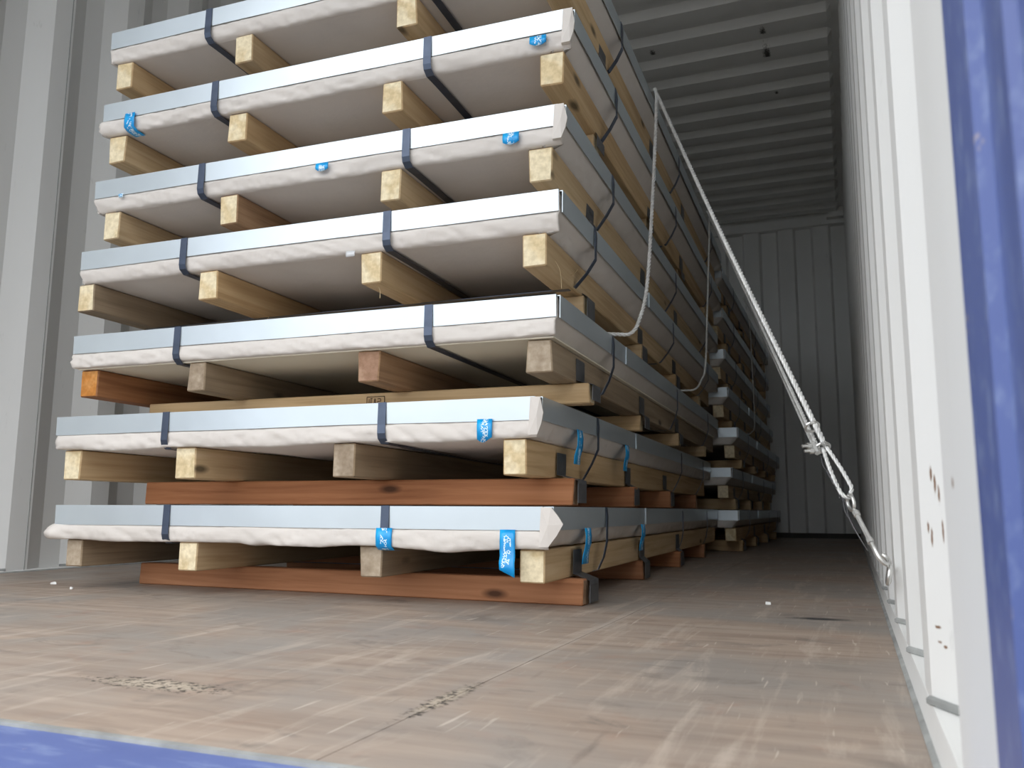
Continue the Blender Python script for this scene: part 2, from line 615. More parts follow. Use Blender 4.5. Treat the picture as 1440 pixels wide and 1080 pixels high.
# roof: pressed cross ribs that stop short of the side rails
ry0, rper = -0.14, 0.2155
XA, XB = 0.025, 2.322
rows = []
k = 0
while True:
    y = 3.085 + (k - 15) * rper
    if y > LEN - 0.12:
        break
    if y > 0.0:
        rows += [(y + 0.010, 2.385), (y + 0.036, 2.350), (y + 0.118, 2.350), (y + 0.144, 2.385)]
    k += 1
rows = [(Y0, 2.385)] + rows + [(LEN + 0.05, 2.385)]
cols = [(-0.04, 0), (XA, 0), (XA + 0.02, 1), (XB - 0.02, 1), (XB, 0), (W + 0.04, 0)]
V, Fc = [], []
for y, z in rows:
    for x, t in cols:
        V.append((x, y, 2.385 + (z - 2.385) * t))
nc = len(cols)
for i in range(len(rows) - 1):
    for j in range(nc - 1):
        a = i * nc + j
        Fc.append((a, a + nc, a + nc + 1, a + 1))
top = len(V)
V += [(-0.04, Y0, 2.41), (W + 0.04, Y0, 2.41), (W + 0.04, LEN + 0.05, 2.41), (-0.04, LEN + 0.05, 2.41)]
Fc.append((top, top + 1, top + 2, top + 3))
struct(mesh_obj('ceiling', V, Fc, MT['paint_ceiling']))

# floor: plywood panels with open joints on a dark underlay
fl = bpy.data.objects.new('floor', None)
COL.objects.link(fl)
struct(fl)
v_, f_ = box(0.0, W, 0.0, LEN, -0.05, -0.028)
mesh_obj('underlay', v_, f_, MT['dark'], fl)
XL, XR = 0.006, 2.3465
g = 0.0005
for (xa, xb), cuts in (((XL, 0.70), (1.47, 3.87)), ((0.70, 1.908), (2.23, 4.60)), ((1.908, XR), (1.045, 3.44))):
    ys = [0.012] + list(cuts) + [LEN - 0.004]
    for a, b in zip(ys, ys[1:]):
        v_, f_ = box(xa + g, xb - g, a + g, b - g, -0.026, 0.0)
        fix_normals(mesh_obj('plywood_panel', v_, f_, MT['floor'], fl))

# bottom side rails: sloped lip, ledge behind it in every pocket, grey sealant at the plywood
for side, nm, sgn, xin, ce, pr in ((1, 'baseboard_right', 1, W, 0.345, 0.287), (0, 'baseboard_left', -1, 0.0, 1.307, 0.2815)):
    rail = bpy.data.objects.new(nm, None)
    COL.objects.link(rail)
    struct(rail)
    zr = ZR if side else 0.006
    pts = [(xin - sgn * 0.005, -0.03), (xin - sgn * 0.004, 0.002), (xin - sgn * 0.0005, zr), (xin + sgn * 0.05, zr), (xin + sgn * 0.05, -0.16), (xin, -0.16)]
    v_, f_ = prism(pts, 1, Y0, LEN)
    fix_normals(mesh_obj('rail', v_, f_, MT['paint'], rail))
    v_, f_ = prism([(xin - sgn * 0.0085, -0.02), (xin - sgn * 0.0085, 0.001), (xin - sgn * 0.006, 0.003), (xin - sgn * 0.0035, 0.0035), (xin - sgn * 0.0035, -0.02)], 1, 0.012, LEN)
    fix_normals(mesh_obj('sealant', v_, f_, MT['seal'], rail))
    for k in range(-1, 5):
        y = ce + k * pr
        # thin grey bead along the foot of the slope that faces the door
        a_, b_ = Vector((0.0345 * sgn, -0.070, 0.003)), Vector((-0.0015 * sgn, 0.0, 0.003))
        v_, f_ = tube([a_, a_.lerp(b_, 0.5), b_], 0.0042, 6)
        o = fix_normals(mesh_obj('foot_bead', v_, f_, MT['seal'], rail))
        o.location = (xin, y - 0.070, zr)

# door sill and door posts (blue)
pts = [(0.010, -0.10), (0.010, -0.004), (0.004, 0.0), (-0.115, -0.006), (-0.12, -0.012), (-0.12, -0.16), (-0.05, -0.16)]
v_, f_ = prism(pts, 0, -0.10, W + 0.10)
struct(fix_normals(mesh_obj('trim_4', v_, f_, MT['blue'])))
v_, f_ = box(0.05, 2.30, 0.0045, 0.0125, -0.004, 0.003)
struct(fix_normals(mesh_obj('trim_5', v_, f_, MT['seal'])))                # bead between sill and plywood
def post(name, xin, sgn):
    q = [(0, Y0), (0, -0.168), (0.0055, -0.174), (0.0055, -0.180), (0.0, -0.246),
         (0.004, -0.250), (0.004, -0.30), (0.10, -0.30), (0.10, Y0)]
    v_, f_ = prism([(xin + sgn * a, b) for a, b in q], 2, -0.16, H + 0.12)
    return struct(fix_normals(mesh_obj(name, v_, f_, MT['blue'])))
post('trim_6', W, 1)
post('trim_7', 0.0, -1)
v_, f_ = box(-0.10, W + 0.10, -0.16, Y0 + 0.02, 2.30, H + 0.12)
struct(fix_normals(mesh_obj('trim_8', v_, f_, MT['blue'])))                # door header
v_, f_ = box(-40, 40, -60, 30, -1.45, -1.40)
struct(mesh_obj('ground', v_, f_, MT['ground']))

# ------------------------------------------------------------------ sheet pallets
PW, PL = 1.24, 2.46
RIM, PB = 0.043, -0.078

def nz(x, y, z=0.0):
    return noise.noise(Vector((x, y, z)))

def paper_wrap(parent, seed, battens, sag, flare, hi, edge_sag=0.15, tuck=0.0, side_tuck=0.036):
    """wrapped pack: wrinkled paper skirt below the strips, sagging underside, flat top"""
    V, Fc = [], []
    sx, sy = (260, 260) if hi else (40, 60)
    per_pts = []
    for i in range(sx):
        per_pts.append((PW * i / sx, 0.0, 0, -1))
    for i in range(sy):
        per_pts.append((PW, PL * i / sy, 1, 0))
    for i in range(sx):
        per_pts.append((PW * (1 - i / sx), PL, 0, 1))
    for i in range(sy):
        per_pts.append((0.0, PL * (1 - i / sy), -1, 0))
    IN = 0.020
    INR = side_tuck + 0.004
    def sagf(x, y):
        d = 1.0
        best = 0.0
        for a, b in zip(battens, battens[1:]):
            lo, hi_ = a + 0.025, b - 0.025
            if lo < x < hi_:
                t = (x - lo) / (hi_ - lo)
                best = math.sin(math.pi * t) ** 1.3
        t_ = min(1.0, max(0.0, (y - IN) / 0.30))
        best *= edge_sag + (1 - edge_sag) * t_ * t_ * (3 - 2 * t_)
        n1 = 0.55 + 0.9 * nz(x * 2.1 + seed, y * 1.4, 3.1)
        cre = max(0.0, 1 - abs(nz(x * 4.2 + y * 1.6 + seed, y * 1.7 - x * 1.6, 7.7)) * 5)
        return -best * (sag * max(0.15, n1) + (0.0075 * cre if sag > 0.004 else 0))
    def zb(x, y):
        return PB + sagf(x, y)
    prof = [(-0.004, -0.0015), (-0.004, -0.030), (-0.0025, -0.041), (0.0008, -0.045), (0.0022, -0.050), (0.0028, -0.056), (0.0028, -0.062), (0.0026, -0.069), (0.0020, -0.0755), (-0.003, -0.0782), (-IN, None)]
    n = len(per_pts)
    for r, (off, z) in enumerate(prof):
        for (x, y, ax, ay) in per_pts:
            s = x + y * 0.97
            o = off
            zz = z
            if z is not None and r >= 3:
                amp = min(1.0, (r - 2) / 3.0)
                o += amp * (0.0026 * nz(s * 8 + seed, r * 0.25, 1.3)
                            + 0.0050 * max(0.0, 1 - abs(nz(s * 11 + r * 0.42 + seed * 3, r * 0.10, 5.0)) * 5) * (0.3 + max(0, nz(s * 3.1, seed, 2.2)) * 1.6)
                            - 0.0040 * max(0.0, 1 - abs(nz(s * 17 - r * 0.30 + seed * 5, r * 0.12, 8.0)) * 6))
                zz += amp * (zb(min(max(x, IN), PW - INR), min(max(y, IN), PL - IN)) - PB) * (r - 2) / 8.0 + amp * 0.0028 * nz(s * 7 + seed, 2.0, 9.0)
                if ax == 1:
                    o -= side_tuck * (r - 2) / 8.0
                if ay == -1:
                    o -= tuck * ((r - 2) / 8.0) ** 1.4
                for (fx, fa, fz) in flare:
                    dx = math.hypot(x - fx, y)
                    o += fa * max(0, 1 - dx / 0.045) * math.sin(math.pi * (r - 2) / 8.5)
            if zz is None:
                cx_, cy_ = min(max(x, IN), PW - INR), min(max(y, IN), PL - IN)
                V.append((cx_, cy_, zb(cx_, cy_)))
            else:
                # round the four corners a little and push outwards
                nx_, ny_ = ax, ay
                if abs(x) < 1e-6 and y < 1e-6: nx_, ny_ = -0.7, -0.7
                if abs(x - PW) < 1e-6 and y < 1e-6: nx_, ny_ = 0.7, -0.7
                if abs(x - PW) < 1e-6 and abs(y - PL) < 1e-6: nx_, ny_ = 0.7, 0.7
                if abs(x) < 1e-6 and abs(y - PL) < 1e-6: nx_, ny_ = -0.7, 0.7
                V.append((x + nx_ * o, y + ny_ * o, zz))
    for r in range(len(prof) - 1):
        for i in range(n):
            j = (i + 1) % n
            Fc.append((r * n + i, (r + 1) * n + i, (r + 1) * n + j, r * n + j))
    Fc.append(tuple(range(n)))
    gx, gy = (72, 84) if hi else (16, 12)
    b0 = len(V)
    for j in range(gy + 1):
        y = IN + (PL - 2 * IN) * j / gy
        for i in range(gx + 1):
            x = IN + (PW - IN - INR) * i / gx
            V.append((x, y, zb(x, y)))
    for j in range(gy):
        for i in range(gx):
            a = b0 + j * (gx + 1) + i
            Fc.append((a, a + gx + 1, a + gx + 2, a + 1))
    o = mesh_obj('paper_wrap', V, Fc, MT['paper'], parent, smooth=True)
    for p in o.data.polygons:
        if len(p.vertices) > 4:
            p.use_smooth = False
    return o

def edge_strip(parent, axis, a, b, pos, sgn, seed, lift=0.0, hi=True):
    """bent steel angle over one top edge; axis 0 runs along x, 1 along y; sgn = outward direction"""
    n = max(2, int((b - a) / 0.06)) if hi else 2
    V, Fc = [], []
    th = 0.0016
    for i in range(n + 1):
        t = a + (b - a) * i / n
        wob = 0.0012 * nz(t * 4 + seed, seed) + lift
        low = 0.0022 * nz(t * 3 + seed, seed + 5.5)
        ring = [(pos + sgn * wob, -RIM + low), (pos + sgn * (0.0006 + lift), 0.0), (pos - sgn * 0.034, 0.0),
                (pos - sgn * 0.034, th), (pos + sgn * (th + lift + 0.0006), th), (pos + sgn * (th + wob), -RIM + low)]
        for q, z in ring:
            V.append((t, q, z) if axis == 0 else (q, t, z))
    for i in range(n):
        for k in range(6):
            c, d = i * 6 + k, i * 6 + (k + 1) % 6
            Fc.append((c, d, d + 6, c + 6))
    Fc.append(tuple(range(6)))
    Fc.append(tuple(range(n * 6 + 5, n * 6 - 1, -1)))
    return fix_normals(mesh_obj('edge_strip', V, Fc, MT['galv'], parent))

def tape(parent, cx, z0, z1, wd=0.030, tail=None, face='front', seed=0, y=0.0, mat=None, skew=0.0):
    """printed tape stuck over the paper skirt, optional loose tail; its own origin is the tape centre"""
    path = [(0, -0.0068, z0), (0, -0.0085, (z0 + z1) / 2), (0, -0.0075, z1)]
    if tail == 'tuck':
        path += [(0.001, 0.004, z1 - 0.008), (0.002, 0.03, z1 - 0.010)]
    elif tail == 'hang':
        path += [(-0.004, -0.006, z1 - 0.008), (-0.010, -0.004, z1 - 0.022), (-0.012, -0.003, z1 - 0.040)]
    elif tail == 'flap':
        path += [(0.001, -0.010, z1 - 0.010), (0.003, -0.019, z1 - 0.024), (0.005, -0.022, z1 - 0.036)]
    V, Fc = [], []
    segs = 6
    n = len(path)
    for i, p in enumerate(path):
        for k in range(segs + 1):
            u = -0.5 + k / segs
            dz = 0
            wdt = wd
            if tail == 'flap' and i == n - 1:
                dz = -0.014 * (u + 0.5)
            if tail == 'dangle' and i == n - 1:
                dz = -0.010 * (1 - abs(u + 0.1) * 2)
            if tail == 'bow':
                dz = 0.006 * (abs(u) * 2) ** 2 * (1 if i == n - 1 else 0.0)
            cr = 0.0012 * nz(u * 5 + seed, i * 1.3, seed)
            V.append((p[0] + u * wdt + skew * (z0 - p[2]), p[1] + cr, p[2] + dz))
    base = len(V)
    for v in list(V):
        V.append((v[0], v[1] + 0.0007, v[2]))
    st = segs + 1
    for i in range(n - 1):
        for k in range(segs):
            a = i * st + k
            Fc.append((a, a + st, a + st + 1, a + 1))
            Fc.append((base + a, base + a + 1, base + a + st + 1, base + a + st))
    for i in range(n - 1):
        for k in (0, segs):
            a = i * st + k
            Fc.append((a, a + st, base + a + st, base + a))
    for k in range(segs):
        Fc.append((k, k + 1, base + k + 1, base + k))
        a = (n - 1) * st + k
        Fc.append((a, a + 1, base + a + 1, base + a))
    o = fix_normals(mesh_obj('tape', V, Fc, mat or MT['tape'], parent, smooth=True))
    if face == 'front':
        o.location = (cx, 0, 0)
    else:
        o.rotation_euler = (0, 0, math.pi / 2)
        o.location = (PW, y, 0)
    return o

def pallet(idx, x, y, ztop, zprev, phi, bz, battens, straps, bmats, beam_mat, cfg, label, rear=False):
    rng = random.Random(idx * 17 + 3)
    root = bpy.data.objects.new('sheet_pallet', None)
    COL.objects.link(root)
    root.location = (x, y, ztop)
    root.rotation_euler = (0, 0, phi)
    tag(root, label, 'sheet pallet', 'strapped sheet pallets in the container')
    hi = not rear
    centers = [(a + b) / 2 for a, b in battens]
    paper_wrap(root, idx * 3.7, centers, cfg.get('sag', 0.010), cfg.get('flare', []), hi, cfg.get('edge_sag', 0.12), cfg.get('tuck', 0.0), 0.036 if cfg.get('edge_sag') else 0.052)
    if cfg.get('board'):
        v_, f_ = box(0.012, PW - 0.012, 0.010, PL - 0.012, PB - 0.003, PB - 0.0002)
        b_ = fix_normals(mesh_obj('base_board', v_, f_, MT['board'], root))
        b_['label'] = 'cream base board'
    tip = cfg.get('fold')
    if tip:
        P = [(PW - .019, -.0045, .0005), (PW + .0015, -.0055, .0), (PW + tip * .6, -.004, -.016), (PW + tip, -.003, -.031), (PW + tip * .5, -.0045, -.052), (PW - .004, -.0065, -.073), (PW - .022, -.0075, -.074), (PW - .021, -.0060, -.040)]
        nP = len(P)
        V = list(P) + [(px_ - .002, py_ + .010, pz_) for px_, py_, pz_ in P] + [(PW - .004, -.0095, -.034)]
        Fc = [(i, (i + 1) % nP, 2 * nP) for i in range(nP)] + [(i, i + nP, (i + 1) % nP + nP, (i + 1) % nP) for i in range(nP)] + [tuple(range(2 * nP - 1, nP - 1, -1))]
        cf = fix_normals(mesh_obj('corner_fold', V, Fc, MT['paper'], root))
    # steel edge strips
    e0, e1 = cfg.get('front_strip', (0.003, PW - 0.003))
    edge_strip(root, 0, e0, e1, -0.001, -1, idx, 0.0, hi)
    edge_strip(root, 0, 0.003, PW - 0.003, PL + 0.001, 1, idx + 1, 0.0, hi)
    sp = cfg.get('side_split', 0.9)
    edge_strip(root, 1, cfg.get('side_start', 0.006), sp, PW + 0.001, 1, idx + 2, 0.0, hi)
    edge_strip(root, 1, sp - 0.05, PL - 0.003, PW + 0.001, 1, idx + 3, 0.002, hi)
    edge_strip(root, 1, 0.003, PL - 0.003, -0.001, -1, idx + 4, 0.0, hi)
    # battens along the pallet
    pb = PB - (0.0035 if cfg.get('board') else 0.0008)
    for i, (a, b) in enumerate(battens):
        mt = bmats[i]
        hgt = pb - bz
        side_m, end_m = mt if isinstance(mt, tuple) else (mt, mt)
        fr = 0.010 + rng.uniform(-0.004, 0.006)
        timber('batten', b - a, PL - 0.015 - fr, hgt, (MT[side_m + '_y'], MT[end_m + '_end']), root,
               ((a + b) / 2, (fr + PL - 0.015) / 2, pb - hgt / 2), rng.uniform(-0.004, 0.004), rng)
    # cross beams under the battens
    bh = ztop + bz - zprev - 0.0015
    for i, yb in enumerate(cfg.get('beams', (0.17, 0.81, 1.40, 2.03))):
        L = cfg.get('beam_x', (0.10, PW + 0.022))
        jit = rng.uniform(-0.008, 0.008) if i else 0.0
        L = (L[0], L[1] - (0.022 if i and L[1] > 1.24 else 0.0))
        ln = L[1] - L[0]
        timber('crossbeam', ln, 0.042, bh, (MT[beam_mat + '_x'], MT[beam_mat + '_end']), root,
               ((L[0] + L[1]) / 2 + jit, yb + 0.021, bz - bh / 2 - 0.0005), cfg.get('beam_rot', 0.0) if i == 0 else rng.uniform(-0.01, 0.01), rng, 0.0025, 0)
    # lengthwise straps
    for sx_ in straps:
        zt = 0.0030
        lowz = PB - 0.0045 if cfg.get('board') else PB - 0.003
        p = [(sx_, PL * 0.5, zt), (sx_, 0.02, zt), (sx_, -0.0048, zt - 0.0005), (sx_, -0.0062, -0.044),
             (sx_ + 0.001, -0.0078, -0.062), (sx_ + 0.001, -0.0045, -0.073), (sx_ + 0.002, 0.008, lowz - 0.002), (sx_ + 0.003, 0.05, lowz - 0.0025)]
        lead = cfg.get('sag', 0.010) * 0.55
        p += [(sx_ + 0.003, 0.5, lowz - 0.004 - lead), (sx_ + 0.002, 1.6, lowz - 0.004 - lead), (sx_, PL - 0.02, lowz - 0.003), (sx_, PL + 0.006, -0.07), (sx_, PL + 0.006, zt), (sx_, PL * 0.5 + 0.02, zt)]
        v_, f_ = ribbon(p, (1, 0, 0), 0.0185, 0.0011)
        fix_normals(mesh_obj('strap', v_, f_, MT['strap'], root))
    # cross straps around strips and battens, with dark corner plates
    bl, br = battens[0][0], battens[-1][1]
    for i, yc in enumerate(cfg.get('cross', (0.40, 1.50, 2.15))):
        sw = cfg.get('slack', 0.0) if i == 0 else 0.0
        xr = max(br + 0.003, 0)
        p = [(PW * 0.5, yc, 0.003), (PW - 0.03, yc, 0.003), (PW + 0.0045, yc, 0.002), (PW + 0.0065, yc, -0.02), (PW + 0.0065, yc - 0.004, -0.045),
             (PW + 0.008 + sw, yc - 0.012, -0.075), ((PW + xr) / 2 + 0.008 + sw, yc - 0.026, -0.11), (xr + 0.003, yc - 0.04, bz + 0.004), (xr - 0.012, yc - 0.042, bz - 0.0012),
             (bl + 0.012, yc - 0.02, bz - 0.0012), (bl - 0.004, yc - 0.02, bz + 0.004), (-0.0065, yc, -0.05), (-0.0065, yc, 0.002), (0.03, yc, 0.003), (PW * 0.5 - 0.02, yc, 0.003)]
        v_, f_ = ribbon(p, (0, 1, 0), 0.0165, 0.001)
        fix_normals(mesh_obj('cross_strap', v_, f_, MT['strap'], root))
    for i, yb in enumerate(cfg.get('beams', (0.17, 0.81, 1.40, 2.03))[:3]):
        yy = yb + cfg.get('plate_dy', 0.045)
        xo = br + 0.0012
        xe = cfg.get('beam_x', (0.10, PW + 0.022))[1]
        xe = xe + 0.009 - (0.022 if i and xe > 1.24 else 0.0)
        p = [(xo + 0.0005, yy + 0.004, bz + 0.055), (xo + 0.0015, yy, bz + 0.03), (xo + 0.001, yy - 0.002, bz + 0.008),
             (xe - 0.002, yy - 0.012, bz - 0.004), (xe + 0.001, yy - 0.022, bz - 0.012), (xe + 0.001, yy - 0.024, bz - bh + 0.004)]
        v_, f_ = ribbon(p, (0, 1, 0), 0.064, 0.0012)
        fix_normals(mesh_obj('corner_plate', v_, f_, MT['plate'], root))
    for t in cfg.get('tapes', ()):
        o = tape(root, **t)
        o['label'] = t.get('mat') and 'scrap of clear tape' or 'blue tape with white print'
    return root

Pn, G, O, R_, Bn = 'pine', 'grey_timber', 'orange_timber', 'red_timber', 'brown_timber'
front = [
 dict(x=.533, y=.939, z=.194, bz=-.141, bat=[(.022, .072), (.372, .422), (.822, .872), (1.178, 1.228)], st=(.337, .890), bm=(G, Pn, G, Pn), beam=R_,
      cfg=dict(beam_rot=-0.045, beam_x=(.085, 1.262), beams=(.165, .815, 1.405, 2.03), sag=.014, edge_sag=.6, fold=.024, flare=[(0.0, .016, 0)], front_strip=(0.003, PW - .016), cross=(.405, 1.48, 2.1),
               tapes=[dict(cx=.890, z0=-.042, z1=-.078, wd=.036, tail='tuck', seed=1), dict(cx=1.155, z0=-.042, z1=-.080, wd=.031, tail='flap', seed=2),
                      dict(cx=0, z0=-.042, z1=-.076, wd=.046, tail='hang', face='right', y=.235, seed=3), dict(cx=0, z0=-.042, z1=-.072, wd=.046, tail='hang', face='right', y=.80, seed=4)]),
      label='bottom sheet pallet of the front stack, lowest one, blue tape over both right timbers'),
 dict(x=.507, y=.950, z=.406, bz=-.150, bat=[(.015, .067), (.354, .408), (.775, .826), (1.164, 1.213)], st=(.332, .896), bm=(Pn, Pn, G, Pn), beam=R_,
      cfg=dict(beam_rot=-0.02, beam_x=(.105, 1.258), beams=(.175, .82, 1.40, 2.06), sag=.014, edge_sag=.6, fold=.007, flare=[], front_strip=(-.004, PW - .010), cross=(.42, 1.63, 2.2),
               tapes=[dict(cx=1.127, z0=-.040, z1=-.078, wd=.032, tail='dangle', seed=5), dict(cx=0, z0=-.042, z1=-.078, wd=.046, tail='hang', face='right', y=.255, seed=6),
                      dict(cx=0, z0=-.042, z1=-.072, wd=.046, tail='hang', face='right', y=.72, seed=7)]),
      label='second sheet pallet from the floor in the front stack, torn blue tape dangling at right'),
 dict(x=.548, y=.938, z=.602, bz=-.147, bat=[(.020, .072), (.351, .400), (.789, .838), (1.169, 1.221)], st=(.321, .964), bm=(O, G, Bn, G), beam=Pn,
      cfg=dict(beam_x=(.085, 1.255), sag=.0, board=True, cross=(.43, 1.335, 2.1), side_split=.62),
      label='third sheet pallet from the floor in the front stack, orange left timber, cream underside'),
 dict(x=.555, y=.934, z=.813, bz=-.146, bat=[(-.012, .040), (.360, .412), (.786, .836), (1.153, 1.203)], st=(.320, .857), bm=((G, Pn), Pn, Pn, Pn), beam=Pn,
      cfg=dict(beam_x=(.10, 1.214), beams=(.262, .86, 1.44, 2.05), tuck=.013, sag=.007, cross=(.25, 1.25, 2.1), tapes=[dict(cx=.772, z0=-.077, z1=-.090, wd=.022, seed=8, mat=MT['clear'])]),
      label='fourth sheet pallet from the floor in the front stack, no blue tape on its front'),
 dict(x=.555, y=.958, z=1.004, bz=-.150, bat=[(.028, .080), (.378, .430), (.816, .866), (1.158, 1.208)], st=(.337, .885), bm=(Pn, (Bn, Pn), Pn, Pn), beam=Pn,
      cfg=dict(beam_x=(.10, 1.214), beams=(.262, .86, 1.44, 2.05), tuck=.013, sag=.012, cross=(.40, 1.30, 2.1), fold=.008, front_strip=(.003, PW - .012),
               tapes=[dict(cx=.675, z0=-.046, z1=-.066, wd=.032, tail='bow', seed=9), dict(cx=1.128, z0=-.046, z1=-.072, wd=.036, tail='bow', seed=10), dict(cx=.094, z0=-.042, z1=-.052, wd=.014, seed=11)]),
      label='fifth sheet pallet from the floor in the front stack, third from the top'),
 dict(x=.579, y=.944, z=1.200, bz=-.149, bat=[(.011, .065), (.374, .426), (.803, .854), (1.162, 1.212)], st=(.351, .915), bm=(Pn, Pn, Pn, Pn), beam=Pn,
      cfg=dict(beam_x=(.10, 1.214), beams=(.262, .86, 1.44, 2.05), tuck=.013, sag=.009, flare=[(0.0, .010, 0)], fold=.005, front_strip=(.003, PW - .008), cross=(.36, 1.2, 2.1),
               tapes=[dict(cx=.094, z0=-.036, z1=-.072, wd=.032, tail='tuck', seed=12), dict(cx=1.168, z0=-.048, z1=-.070, wd=.036, tail='bow', seed=13)]),
      label='sixth sheet pallet from the floor in the front stack, just under the topmost'),
 dict(x=.586, y=.944, z=1.395, bz=-.148, bat=[(.012, .064), (.384, .436), (.820, .872), (1.165, 1.215)], st=(.312, .905), bm=(Pn, Pn, Pn, Pn), beam=Pn,
      cfg=dict(beam_x=(.10, 1.214), beams=(.262, .86, 1.44, 2.05), tuck=.013, sag=.012, cross=(.40, 1.25, 2.1)),
      label='topmost sheet pallet of the front stack, cut off by the top of the photo'),
]
zp = 0.0
for i, d in enumerate(front):
    pallet(i + 1, d['x'], d['y'], d['z'], zp, 0.02, d['bz'], d['bat'], d['st'], d['bm'], d['beam'], d['cfg'], d['label'])
    zp = d['z'] + 0.0045
PL = 2.41
rear_z = (.190, .385, .570, .760, .942, 1.142, 1.335)
rear_x = (1.825, 1.800, 1.833, 1.795, 1.784, 1.780, 1.785)
words = ('lowest', 'second from the floor', 'third from the floor', 'fourth from the floor', 'fifth from the floor', 'sixth from the floor', 'topmost')
zp = 0.0
for i in range(7):
    lab = 'sheet pallet in the dim rear stack near the back wall, %s' % words[i]
    pallet(20 + i, rear_x[i] - PW - 0.008, 3.456, rear_z[i], zp, 0.0, -.138, [(.02, .07), (.37, .42), (.80, .85), (1.17, 1.22)], (.33, .89), (Pn, Pn, Pn, Pn), Pn,
           dict(beam_x=(.10, 1.235), sag=.006, beams=(.17, .78, 1.38, 2.0)), lab, rear=True)
    zp = rear_z[i] + 0.0045

# stamp on the front cross beam between the second and third pallets
V, Fc = [], []
def stroke(x0, z0, x1, z1, t=0.0016):
    d = Vector((x1 - x0, z1 - z0)).normalized()
    nx, nzv = -d.y * t / 2, d.x * t / 2
    k = len(V)
    V.extend([(x0 + nx, 0, z0 + nzv), (x1 + nx, 0, z1 + nzv), (x1 - nx, 0, z1 - nzv), (x0 - nx, 0, z0 - nzv)])
    Fc.append((k, k + 1, k + 2, k + 3))
a, b, c, d_ = 0.0, 0.046, -0.012, 0.008
for q in ((a, d_, b, d_), (a, c, b, c), (a, c, a, d_), (b, c, b, d_)):
    stroke(*q)
for q in ((.006, -.010, .006, .003), (.011, -.010, .011, .004), (.009, .004, .015, .004), (.018, -.010, .021, .004), (.021, .004, .024, -.010),
          (.019, -.005, .023, -.005), (.028, .003, .036, .003), (.036, .003, .036, -.003), (.036, -.003, .028, -.003), (.028, -.003, .028, -.009), (.028, -.009, .038, -.009)):
    stroke(*q)
beam3 = [o for o in bpy.data.objects if o.name.startswith('sheet_pallet')]
p3 = [o for o in beam3 if abs(o.location.z - .602) < 1e-6][0]
cb = [o for o in p3.children if o.name.startswith('crossbeam')]
cb = min(cb, key=lambda o: o.location.y)
st = mesh_obj('ink_stamp', V, Fc, MT['ink'], cb)
st['label'] = 'dark framed ink stamp'
st.location = (0.055, -0.0225, 0.004)

# ------------------------------------------------------------------ lashings
hook_p = Vector((2.335, 0.837, 0.111))
clip_p = Vector((2.256, 0.982, 0.297))
ends = {
 'near': [(1.70, 1.40, .622), (1.785, 1.44, .618), (1.812, 1.455, .622), (1.832, 1.462, .655), (1.842, 1.515, .76), (1.842, 1.607, 1.038), (1.838, 1.70, 1.34), (1.826, 1.735, 1.400)],
 'mid': [(1.66, 2.47, .622), (1.745, 2.475, .618), (1.795, 2.49, .622), (1.812, 2.53, .66), (1.824, 2.56, .72), (1.828, 2.62, .955), (1.822, 2.78, 1.33), (1.806, 2.84, 1.408)],
 'far': [(1.70, 3.95, .585), (1.80, 3.98, .583), (1.828, 4.05, .60), (1.838, 4.12, .66), (1.838, 4.10, .94), (1.832, 4.10, 1.20), (1.805, 4.10, 1.345)],
}
labels = {'near': 'near wire rope hanging on the front stack and stretched taut to the wall hook',
          'mid': 'middle wire rope over the front stack edge, just behind the taut near one',
          'far': 'thin far wire rope hanging down the rear stack'}
rad = {'near': 0.0054, 'mid': 0.0037, 'far': 0.0028}
off = {'near': Vector((0.004, 0.0, 0.004)), 'mid': Vector((-0.006, 0.004, -0.004)), 'far': Vector((-0.010, 0.008, -0.010))}
for k_, pts in ends.items():
    hang = smooth_path(pts, 8)
    tp = Vector(pts[-1])
    taut = [tp, tp.lerp(clip_p, 0.5) + Vector((0, 0, -0.006)), clip_p + off[k_]]
    path = hang + [p for p in smooth_path(taut, 12)[1:]]
    v_, f_ = twisted(path, rad[k_], 0.034)
    o = mesh_obj('wire_rope', v_, f_, MT['wire'], None, smooth=True)
    tag(o, labels[k_], 'rope', 'wire lashing ropes')

dirv = (hook_p - clip_p).normalized()
tb = bpy.data.objects.new('turnbuckle', None)
COL.objects.link(tb)
tb.location = hook_p
tag(tb, 'zinc turnbuckle with hook tightening the wire ropes at the right wall', 'turnbuckle')
def L_(p):
    return Vector(p) - hook_p
side = dirv.cross(Vector((0, 1, 0.3))).normalized()
side = (r2 - dirv * r2.dot(dirv)).normalized()
dep = dirv.cross(side)
loop_end = clip_p + dirv * 0.115
# rope eye
eye = []
for t in [i / 10 for i in range(11)]:
    eye.append(clip_p + off['near'] + dirv * (0.10 * t) + side * (0.008 * math.sin(math.pi * min(1, t * 1.1) * 0.5)))
for a_ in range(1, 8):
    an = math.pi * a_ / 8
    eye.append(clip_p + dirv * (0.10 + 0.016 * math.sin(an)) + side * (0.008 * math.cos(an)))
for t in [i / 10 for i in range(10, -1, -1)]:
    eye.append(clip_p + dirv * (0.10 * t) - side * (0.008 * math.sin(math.pi * min(1, t * 1.1) * 0.5)))
v_, f_ = twisted([L_(p) for p in eye], 0.0038, 0.03)
mesh_obj('rope_eye', v_, f_, MT['wire'], tb, smooth=True)
